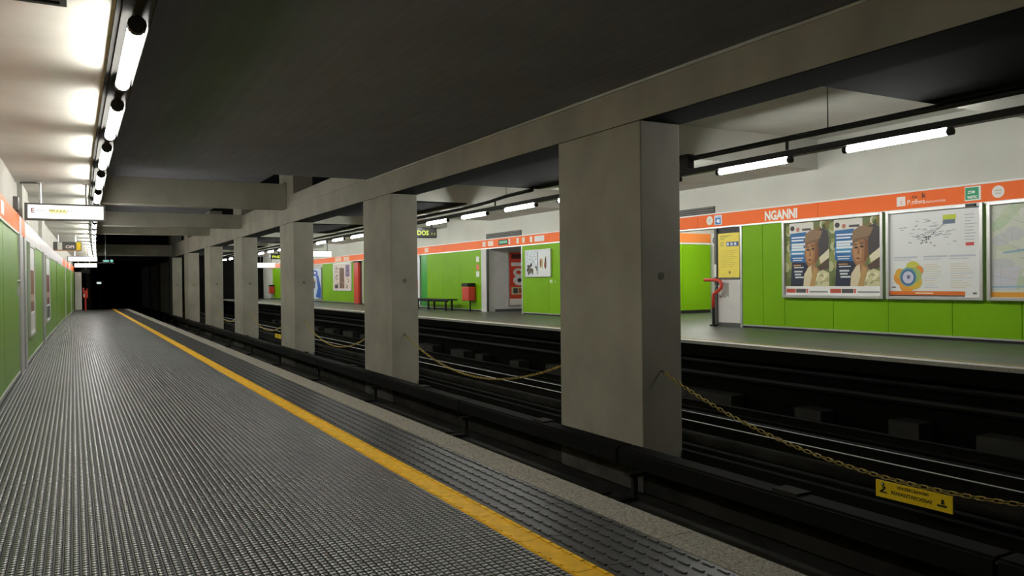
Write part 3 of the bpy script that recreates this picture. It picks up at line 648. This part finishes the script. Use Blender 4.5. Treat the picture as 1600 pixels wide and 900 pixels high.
# small white telephone sign
t = thing('hanging_sign', (XR+.1, 14.1, 2.3), 'small white sign with dark symbol hanging in the passage opening', 'sign')
MB().box(XR+.08, XR+.1, 14.03, 14.2, 2.3, 2.58).build('plate', 'sheet_white', t)
mb = MB(); text(mb, 'C', (XR+.078, 14.16, 2.34), WX, WU, .17, bold=.02); mb.build('symbol', flat((.15,.15,.15)), t); MB().tube([(XR+.09,14.1,2.58),(XR+.09,14.1,2.73)], .01, 6).build('hanger', 'steel_dark', t)
# bench
t = thing('bench', (12.6, 29.6, ZF), 'long black bench in front of the far green wall', 'bench')
MB().box(12.42, 12.86, 27.55, 31.7, ZF+.40, ZF+.45).build('seat', 'black_paint', t, bevel=.01)
for y in (27.9, 29.6, 31.3):
    MB().box(12.48,12.54,y-.03,y+.03,ZF,ZF+.4).build('leg', 'black_paint', t); MB().box(12.74,12.80,y-.03,y+.03,ZF,ZF+.4).build('leg', 'black_paint', t)
MB().box(12.50,12.53,27.7,31.5,ZF+.34,ZF+.40).build('rail', 'black_paint', t)
# wall bins
def bin_(yc, lab):
    t = thing('litter_bin', (12.98, yc, ZF), lab, 'litter bin', 'red litter bins')
    MB().box(12.84, 13.14, yc-.3, yc+.3, ZF+.40, ZF+.92).build('body', 'red_paint', t, bevel=.03)
    MB().box(12.82, 13.15, yc-.26, yc+.28, ZF+.93, ZF+1.06).build('hood', 'black_paint', t, bevel=.02)
    MB().tube([(12.99, yc-.12, ZF), (12.99, yc-.12, ZF+.4)], .03, 8).build('post', 'black_paint', t)
    mb = MB(); text(mb, 'f t', (12.838, yc+.15, ZF+.62), WX, WU, .1, bold=.02); mb.build('marks', flat((.9,.5,.4)), t)
bin_(26.85, 'red wall bin with black hood at the right end of the bench'); bin_(60.6, 'small red bin at the far end of the far platform')

# ------------------------------------------------------------------ lamps
def lamp_row(n, y0, pitch, L_, x, z, r, m, side, curve, group, trunk_dz):
    first = None
    for k in range(n):
        y = y0+k*pitch; xo = x+(cY(y) if curve else 0)
        t = thing('fluorescent_lamp', (xo, y, z), '%s fluorescent tube lamp from the near end of the row over the %s platform' % (ORD[k], side), 'lamp', group)
        if first is None:
            first = t
            tb = MB().tube([(xo,y-L_/2,z),(xo,y+L_/2,z)], r, 12).build('tube', m, t, smooth=False)
            parts = [tb]
            for s in (-1, 1):
                yy = y+s*L_/2
                parts.append(MB().tube([(xo,yy,z),(xo,yy+s*.07,z)], r*1.12, 12).build('end_cap', 'black_paint', t))
                parts.append(MB().box(xo-.02,xo+.02,yy+min(0,s*.06),yy+max(0,s*.06),z,z+trunk_dz).build('bracket', 'black_paint', t))
        else:
            for p in parts: c = p.copy(); COL.objects.link(c); c.parent = t
            t.rotation_euler.z = -math.atan((cY(y+.5)-cY(y-.5))) if curve else 0
lamp_row(20, 6.785-1*2.68, 2.68, 1.72, .400, 3.25, .054, 'tube_left', 'near', True, 'tube lamps over the near platform', .055)
lamp_row(23, 9.31-1*2.53, 2.53, 1.46, 9.6, 3.31, .042, 'tube_right', 'far', False, 'tube lamps over the far platform', .048)
mb = MB()
for a_, b_ in zip(ylist[:-1], ylist[1:]):
    wallpiece(mb, a_, b_, 3.345, 3.38, .275, .475)
    wallpiece(mb, a_, b_, 3.312, 3.345, .375, .435)
tag(mb.build('lamp_trunking', 'trunking'), 'grey trunking along the edge of the white ceiling carrying the near lamps', 'trunking')
mb = MB()  # added strip that cuts lamp light towards columns, long beam and track ceiling
for a_, b_ in zip(ylist[:-1], ylist[1:]):
    if b_ <= 20: wallpiece(mb, a_, b_, 3.235, 3.345, .470, .475)
tag(mb.build('lamp_shield_strip', 'trunking'), 'thin dark strip added to block light along the track side of the nearest lamps', 'shield')
mb = MB()
for a_, b_ in zip(ylist[:-1], ylist[1:]): wallpiece(mb, a_, b_, 3.33, 3.345, .31, .325)
tag(mb.build('conduit', 'trunking'), 'thin conduit clipped under the grey trunking', 'conduit')
t = thing('cable_tray', (9.6, 30, 3.38), 'black lighting tray carrying the lamps over the far platform edge', 'cable tray')
MB().box(9.53, 9.67, YN, 64, 3.359, 3.45).build('tray', 'black_paint', t)
MB().tube([(9.6, YN, 3.64), (9.6, 11.0, 3.64)], .045, 8).build('upper_pipe', 'black_paint', t)
MB().tube([(9.6,16.3,3.68),(9.6,17.6,3.66),(9.6,18.6,3.60),(9.6,20.2,3.56),(9.6,30,3.56),(9.6,64,3.56)], .045, 8).build('upper_pipe', 'black_paint', t)
for y in (-1.4, 3.6, 8.6, 18.2, 27.2, 36.2): MB().box(9.585,9.615,y-.02,y+.02,3.47,3.64).build('link', 'black_paint', t)
for y in (7.85, 17.6, 27.0, 36.0, 45.0): MB().tube([(9.6,y,3.6),(9.6,y,4.3)], .009, 6).build('hanger_rod', 'steel_dark', t)
MB().box(9.52,9.66,10.75,11.05,3.47,3.72).build('wall_box', 'black_paint', t)
# ceiling vent above the near platform
t = thing('ceiling_vent', (-.25, 5.6, 3.37), 'dark rectangular vent in the white ceiling, top left corner', 'vent')
MB().box(-.52, -.01, 5.2, 6.03, 3.368, 3.38).build('backing', 'black', t)
for d in ((-.52,-.01,5.2,5.24),(-.52,-.01,5.99,6.03),(-.52,-.48,5.24,5.99),(-.05,-.01,5.24,5.99)): MB().box(*d, 3.35, 3.375).build('frame_rail', 'black_paint', t)
for q in range(8): MB().box(-.48,-.05,5.29+q*.088,5.32+q*.088,3.353,3.37).build('slat', 'black_paint', t)

# ------------------------------------------------------------------ hanging signs over the near platform
def hung_sign(x0, x1, y, z0, z1, zc, label, face, rods, name='hanging_sign', thick=.16):
    t = thing(name, ((x0+x1)/2, y, z0), label, 'sign')
    e = .03
    MB().box(x0, x1, y+.006, y+thick, z0, z1).build('housing', 'steel_dark', t, bevel=.008)
    for d in ((x0,x1,z0,z0+e),(x0,x1,z1-e,z1),(x0,x0+.05,z0+e,z1-e),(x1-.03,x1,z0+e,z1-e)): MB().box(d[0],d[1],y-.012,y+.006,d[2],d[3]).build('frame_rail', 'sign_grey', t)
    f = MB().box(x0+.05, x1-.03, y-.004, y+.006, z0+e, z1-e).build('lit_face', face, t)
    for xr in rods:
        r_ = MB().tube([(xr, y+.08, z1), (xr, y+.08, zc)], .018, 8).build('rod', 'aluminium', t)
        MB().box(xr-.06, xr+.06, y+.04, y+.12, zc-.012, zc).build('plate', 'aluminium', r_)
    return t, f
t, f = hung_sign(-.735, .54, 16.5, 2.70, 3.0, 3.38, 'lit white hanging sign with small red and dark lettering, nearest on the left', 'sign_lit', (-.49, .235))
mb = MB(); text(mb, 'E', (-.63, 16.494, 2.83), (1,0,0), WU, .085, bold=.02); mb.build('lettering', flat((.65,.04,.05)), f)
mb = MB().poly([(-.36,16.4945,2.825),(-.08,16.4945,2.825),(-.08,16.4945,2.90),(-.36,16.4945,2.90)]); mb.build('yellow_patch', 'sign_yellow', f)
mb = MB(); text(mb, "'EXPL. TMM", (-.55, 16.493, 2.845), (1,0,0), WU, .05, width=.28); mb.build('lettering', flat((.2,.18,.16)), f)
mb = MB(); text(mb, 'A.A.A.A.A.A', (-.25, 16.493, 2.845), (1,0,0), WU, .045, width=.32); mb.build('lettering', flat((.45,.42,.25)), f)
MB().tube([(-.80,16.58,3.36),(-.49,16.58,3.37)], .015, 6).build('wall_bracket', 'steel_dark', t)
t = thing('hanging_sign', (-.17, 33, 2.81), 'dark hanging sign with a yellow end, behind the nearest lit sign', 'sign')
MB().box(-.62, .29, 33, 33.15, 2.81, 3.13).build('housing', 'steel_dark', t, bevel=.008)
MB().box(-.47, -.32, 32.99, 33, 2.84, 3.11).build('white_end', flat((.9,.9,.86)), t); MB().box(.13, .27, 32.99, 33, 2.83, 3.12).build('yellow_end', 'plate_yellow', t)
MB().box(-.6, .28, 32.985, 33, 2.81, 2.835).build('lower_strip', flat((.75,.5,.3)), t)
mb = MB(); text(mb, 'OPI', (-.22, 32.985, 2.90), (1,0,0), WU, .1, bold=.05, width=.28); mb.build('lettering', flat((.92,.85,.85)), t)
for xr in (-.45, .1): MB().tube([(xr,33.07,3.13),(xr,33.07,3.38)], .018, 6).build('rod', 'aluminium', t)
hung_sign(-.23, 1.13, 46, 2.77, 3.05, 3.38, 'bright white lit sign hanging far along the near platform, upper of two', 'sign_bright', (.1, .7))
hung_sign(.06, 1.32, 55, 2.66, 2.93, 3.38, 'bright white lit sign hanging at the far end of the near platform, lower of two', 'sign_bright', (.3, .9))
t = thing('exit_sign', (1.6, 46.2, 2.72), 'small teal lit sign hanging over the near track', 'sign')
MB().box(1.36, 1.68, 46.2, 46.26, 2.74, 2.88).build('housing', 'steel_dark', t); MB().box(1.4, 1.64, 46.19, 46.2, 2.77, 2.86).build('lit_face', 'exit_teal', t)
MB().disc((1.78, 46.19, 2.82), (1,0,0), WU, .07, 16).build('lit_disc', 'exit_teal', t); MB().box(1.1, 1.9, 46.2, 46.24, 2.70, 2.73).build('arm', 'steel_dark', t); MB().tube([(1.5,46.22,2.73),(1.5,46.22,5.4)], .015, 6).build('rod', 'steel_dark', t)
# things at the far end of the near platform
t = thing('utility_cabinet', (.3, 57.1, 0), 'tall pale grey cabinet at the far end of the near platform', 'cabinet')
MB().box(.10, .48, 56.9, 57.4, .03, 2.42).build('body', 'grey_panel', t, bevel=.01); MB().box(.14, .44, 56.88, 56.9, .1, 2.36).build('door', 'grey_panel', t); MB().box(.10, .48, 56.92, 57.4, 0, .03).build('plinth', 'black', t)
t = thing('fire_hydrant', (.66, 57, 0), 'red fire hydrant pipe standing by the tunnel mouth', 'hydrant')
MB().tube([(.68,57,0),(.68,57,1.1)], .05, 10).build('pipe', 'red_paint', t); MB().box(.55,.82,56.92,57.08,.78,1.25).build('valve_box', 'red_paint', t, bevel=.03)
MB().tube([(.60,56.9,.85),(.60,56.9,1.02)], .04, 8).build('white_cap', 'sheet_white', t); MB().tube([(.58,57,1.25),(.58,57,1.42)], .05, 8).tube([(.77,57,1.25),(.77,57,1.38)], .04, 8).build('nozzle', 'red_paint', t)
t = thing('hanging_box', (.7, 56, 2.35), 'brown box hanging under the far lit signs', 'box'); MB().box(.45, .95, 56, 56.2, 2.33, 2.58).build('body', 'rail_rust', t); MB().tube([(.7,56.1,2.58),(.7,56.1,3.38)], .02, 6).build('rod', 'steel_dark', t)
t = thing('signal_plate', (2.45, 99.7, 1.9), 'tiny white plate glinting inside the dark tunnel', 'signal'); MB().box(2.1, 2.5, 90, 90.05, 1.75, 1.95).build('plate', 'signal_white', t); MB().tube([(2.3,90.08,ZB),(2.3,90.08,1.95)], .05, 6).build('mast', 'steel_dark', t)

# ------------------------------------------------------------------ signs over the far platform
t = thing('departure_board', (10.0, 22.9, 2.88), 'black departure board with yellow letters hanging over the far platform', 'display')
MB().box(8.75, 10.0, 22.9, 23.1, 2.9, 3.22).build('housing', 'black_paint', t, bevel=.01); MB().box(8.8, 9.96, 22.89, 22.9, 2.93, 3.19).build('screen', 'black', t)
mb = MB(); text(mb, 'aPNDOS', (9.0, 22.886, 2.98), (1,0,0), WU, .14, bold=.03, width=.72); text(mb, '::', (9.80, 22.886, 2.99), (1,0,0), WU, .09, width=.14); mb.build('lettering', 'led_yellow', t)
MB().box(9.83, 9.88, 22.96, 23.02, 3.22, 3.4).build('bracket', 'black_paint', t); MB().box(9.0, 9.05, 22.96, 23.02, 3.22, 3.7).build('bracket', 'black_paint', t)
t = thing('departure_board', (10.6, 48, 3.0), 'smaller far departure board with yellow letters behind the third column', 'display')
MB().box(10.25, 11.2, 48, 48.2, 3.0, 3.3).build('housing', 'black_paint', t); mb = MB(); text(mb, 'PNDO', (10.35, 47.99, 3.07), (1,0,0), WU, .14, bold=.03, width=.75); mb.build('lettering', 'led_yellow', t); MB().box(10.7,10.75,48.05,48.1,3.3,3.7).build('bracket', 'black_paint', t)
t = thing('hanging_sign', (12.0, 60, 2.75), 'bright white lit sign hanging at the far end of the far platform', 'sign')
MB().box(11.9, 13.1, 60, 60.2, 2.76, 3.08).build('lit_face', 'sign_bright', t); MB().box(11.88, 13.12, 60.01, 60.22, 3.08, 3.11).build('housing', 'steel_dark', t)
for x in (12.1, 12.9): MB().tube([(x,60.1,3.1),(x,60.1,3.7)], .02, 6).build('rod', 'steel_dark', t)
t = thing('hanging_sign', (11.2, 36.5, 2.9), 'white lit box hanging under the ceiling above the far framed notice', 'sign')
MB().box(11.3, 12.9, 44.5, 44.7, 3.05, 3.35).build('lit_face', 'sign_lit', t); MB().box(11.28, 12.92, 44.5, 44.72, 3.35, 3.38).build('housing', 'steel_dark', t)
for x in (11.5, 12.7): MB().tube([(x,44.6,3.38),(x,44.6,4.3)], .02, 6).build('rod', 'steel_dark', t)

# ------------------------------------------------------------------ tracks
tb = tag(MB().box(2.6, 7.0, YN, 100, ZB-.2, ZB-.03).build('track_bed', 'concrete_track'), 'dark concrete bed of the near track', 'track bed', kind='structure')
first = None
for k in range(20):
    y = -1.25+4.7*k
    if first is None: first = MB().box(3.0, 5.93, y+.03, y+4.6, ZB-.03, ZB+.03).build('bed_slab', 'concrete_track', tb, bevel=.01); y_f = y
    else: copy_part(first, tb, (0, y-y_f, .012*(k % 2)))
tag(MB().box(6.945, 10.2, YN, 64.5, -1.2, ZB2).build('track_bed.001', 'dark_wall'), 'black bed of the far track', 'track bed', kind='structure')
md = tag(MB().box(6.32, 6.943, YN, 88, ZB, -.86).build('trim_2', 'concrete_track'), 'dark concrete kerb the columns stand on', 'kerb', kind='structure')
def rail(x, z, y0, y1, lab, m='rail'):
    t = thing('rail', (x, (y0+y1)/2, z-.15), lab, 'rail')
    MB().box(x-.013, x+.013, y0, y1, z-.12, z-.035).box(x-.065, x+.065, y0, y1, z-.15, z-.12).build('web', 'rail_rust', t)
    MB().box(x-.033, x+.033, y0, y1, z-.035, z-.002).build('head', 'rail_rust', t, bevel=.006)
    MB().box(x-.015, x+.015, y0, y1, z-.002, z).build('polished_strip', m, t)
rail(3.86, -1.03, YN, 95, 'running rail of the near track beside the platform'); rail(5.295, -1.03, YN, 95, 'running rail of the near track on the column side')
rail(7.85, -.55, YN, 64, 'shiny running rail of the far track on the column side'); rail(8.36, -.55, YN, 64, 'shiny conductor rail in the middle of the far track'); rail(9.285, -.55, YN, 64, 'running rail of the far track under the far platform edge', 'rail_rust')
# conductor rail with its cover boards and brackets
t = thing('conductor_rail', (6.1, 30, ZB), 'dark boarded conductor rail in front of the column feet', 'conductor rail')
first = None
for k in range(20):
    y = -1.25+4.7*k
    if first is None:
        y_f = y
        first = [MB().box(6.02, 6.24, y, y+4.66, -.64, -.60).build('cover_board', 'wood_dark', t), MB().box(5.985, 6.02, y, y+4.66, -.80, -.62).build('side_board', 'wood_dark', t),
                 MB().box(5.88, 5.94, y+4.2, y+4.26, ZB+.02, -.86).box(5.80, 6.02, y+4.17, y+4.29, -.86, -.82).build('bracket', 'black_paint', t), MB().box(5.4, 5.94, y+4.18, y+4.28, ZB+.03, ZB+.09).build('bracket_arm', 'black_paint', t),
                 MB().box(6.06, 6.26, y+1.9, y+2.2, -.6, -.575).build('joint_plate', 'concrete_track', t)]
    else:
        for p in first: copy_part(p, t, (0, y-y_f, 0))
MB().box(6.08, 6.14, YN, 88, -.78, -.70).build('steel_rail', 'rail_rust', t)
# pipe and sleeper blocks between the columns and the far track
tag(MB().tube([(7.2, YN, -.60), (7.2, 64, -.60)], .085, 10).build('cable_pipe', 'concrete_track', smooth=True), 'thick grey cable pipe beside the column feet on the far track', 'pipe')
first = None; k = 0; y = 1.2
while y < 34:
    on_col = any(8.0+9.02*j-.6 < y < 8.0+9.02*j+2.0 for j in range(-1, 5))
    if not on_col:
        if first is None: first = box('sleeper_block', (6.42, 6.70, y, y+.5, -.86, -.81), 'concrete_block', bevel=.01); o = first; y_f = y
        else: o = first.copy(); COL.objects.link(o); o.location = Vector(first.location)+Vector((0, y-y_f, 0))
        tag(o, '%s pale sleeper block from the near end, on the kerb between columns' % ORD[min(k, 29)], 'block', 'sleeper blocks on the kerb'); k += 1
    y += .98

# ------------------------------------------------------------------ yellow chains between the columns
def link_mesh(L_, wd, r, n=10, m=5):
    pts = []
    for i in range(n):
        g = 2*math.pi*i/n; pts.append((math.copysign(1, math.cos(g))*(L_/2-wd/2)*(abs(math.cos(g)) > .01)+wd/2*math.cos(g), wd/2*math.sin(g), 0))
    mbx = MB().tube(pts, r, m, closed=True)
    me = bpy.data.meshes.new('link'); me.from_pydata(mbx.v, [], mbx.f); me.materials.append(M['chain_yellow']); me.polygons.foreach_set('use_smooth', [True]*len(me.polygons)); return me
LM = link_mesh(.082, .036, .0046)
def chain_pts(ya, yb, z, sag, step):
    pts = []; n = 400; prev = None; acc = 0; out = []
    for i in range(n+1):
        s = i/n; y = ya+(yb-ya)*s; zz = z-sag*(1-(2*s-1)**2); p = Vector((6.6, y, zz))
        if prev is not None:
            acc += (p-prev).length
            if acc >= step: out.append((p, (p-prev).normalized())); acc -= step
        prev = p
    return out
for k in range(0, 5):
    ya = 8.0+9.02*(k-1)+1.98; yb = 8.0+9.02*k-.05; ym = (ya+yb)/2
    lab = ['yellow chain with a warning plate sagging in front of the widest column', 'yellow chain sagging between widest and second column', 'yellow chain sagging between the second and third column',
           'yellow chain sagging between the third and fourth column', 'yellow chain sagging between the fourth and fifth column'][k]
    sag = (.69, .60, .62, .6, .6)[k]
    t = thing('safety_chain', (6.6, ym, .32-sag), lab, 'chain', 'yellow chains between columns'); org = Vector(t['_o'])
    if k == 0:
        for i, (p, d) in enumerate(chain_pts(ya, yb, .32, sag, .064)):
            o = bpy.data.objects.new('link', LM); COL.objects.link(o); o.parent = t; o.location = p-org
            q = d.to_track_quat('X', 'Z'); q = q @ Vector((1,0,0)).to_track_quat('X', 'Z')
            tw = (1 if i % 2 else -1)*math.pi/4
            o.rotation_mode = 'QUATERNION'; o.rotation_quaternion = d.to_track_quat('X', 'Z') @ Matrix.Rotation(tw, 4, 'X').to_quaternion()
    else:
        mbx = MB(); st = .064 if k < 3 else .12; base = [tuple(v.co) for v in LM.vertices]; bf = [tuple(p.vertices) for p in LM.polygons]
        for i, (p, d) in enumerate(chain_pts(ya, yb, .32, sag, .064)):
            R = (d.to_track_quat('X', 'Z') @ Matrix.Rotation((1 if i % 2 else -1)*math.pi/4, 4, 'X').to_quaternion()).to_matrix()
            b_ = len(mbx.v); mbx.v += [tuple(R @ Vector(c)+p) for c in base]
            for f_ in bf: mbx.f.append(tuple(b_+j for j in f_)); mbx.m.append(0)
        o = mbx.build('chain_links', 'chain_yellow', t, smooth=True); o['kind'] = 'stuff'
# yellow warning plate on the nearest chain
t = thing('warning_plate', (6.58, 4.5, -.545), 'yellow warning plate with black figures hanging on the nearest chain', 'sign')
pl_ = MB().hexa([(6.578,4.125,-.54),(6.59,4.125,-.54),(6.59,4.87,-.55),(6.578,4.87,-.55),(6.578,4.125,-.388),(6.59,4.125,-.388),(6.59,4.87,-.394),(6.578,4.87,-.394)]).build('plate', 'plate_yellow', t)
xq = 6.5765
mb = MB(); text(mb, 'VEAZEECEAIVAFI', (xq, 4.655, -.438), WX, WU, .027, bold=.025, width=.31); mb.build('lettering', 'black', pl_); mb = MB(); text(mb, 'REAEAEZTAECXEEAE', (xq, 4.71, -.497), WX, WU, .03, bold=.025, width=.40); mb.build('lettering', 'black', pl_)
def pt(y, z): return (xq, y, z)
mb = MB(); mb.disc(pt(4.795,-.425), WX, WU, .018, 14)
mb.poly([pt(4.81,-.448),pt(4.77,-.442),pt(4.765,-.46),pt(4.795,-.49),pt(4.75,-.493),pt(4.75,-.505),pt(4.825,-.505),pt(4.825,-.49),pt(4.79,-.462)])
mb.disc(pt(4.215,-.447), WX, WU, .014, 12); mb.poly([pt(4.235,-.475),pt(4.195,-.475),pt(4.2,-.457),pt(4.225,-.457)]); mb.poly([pt(4.265,-.50),pt(4.175,-.50),pt(4.175,-.482),pt(4.265,-.482)])
mb.build('pictogram', 'black', pl_)
mb = MB(); mb.disc((xq-.0004,4.80,-.422), WX, WU, .009, 10); mb.build('pictogram_light', flat((.9,.88,.8)), pl_)
for y in (4.2, 4.8): MB().tube([(6.585,y,-.392),(6.595,y,-.355)], .004, 5).build('tie', 'steel_dark', t)
t = thing('warning_plate', (6.58, 30.2, -.5), 'small yellow plate on the chain between third and fourth column', 'sign')
MB().box(6.575, 6.59, 29.3, 30.2, -.48, -.33).build('plate', 'plate_yellow', t)
mb = MB().box(6.572,6.575,29.7,29.78,-.46,-.35); mb.build('black_bar', 'black', t)

for o in bpy.data.objects:
    if '_o' in o: del o['_o']
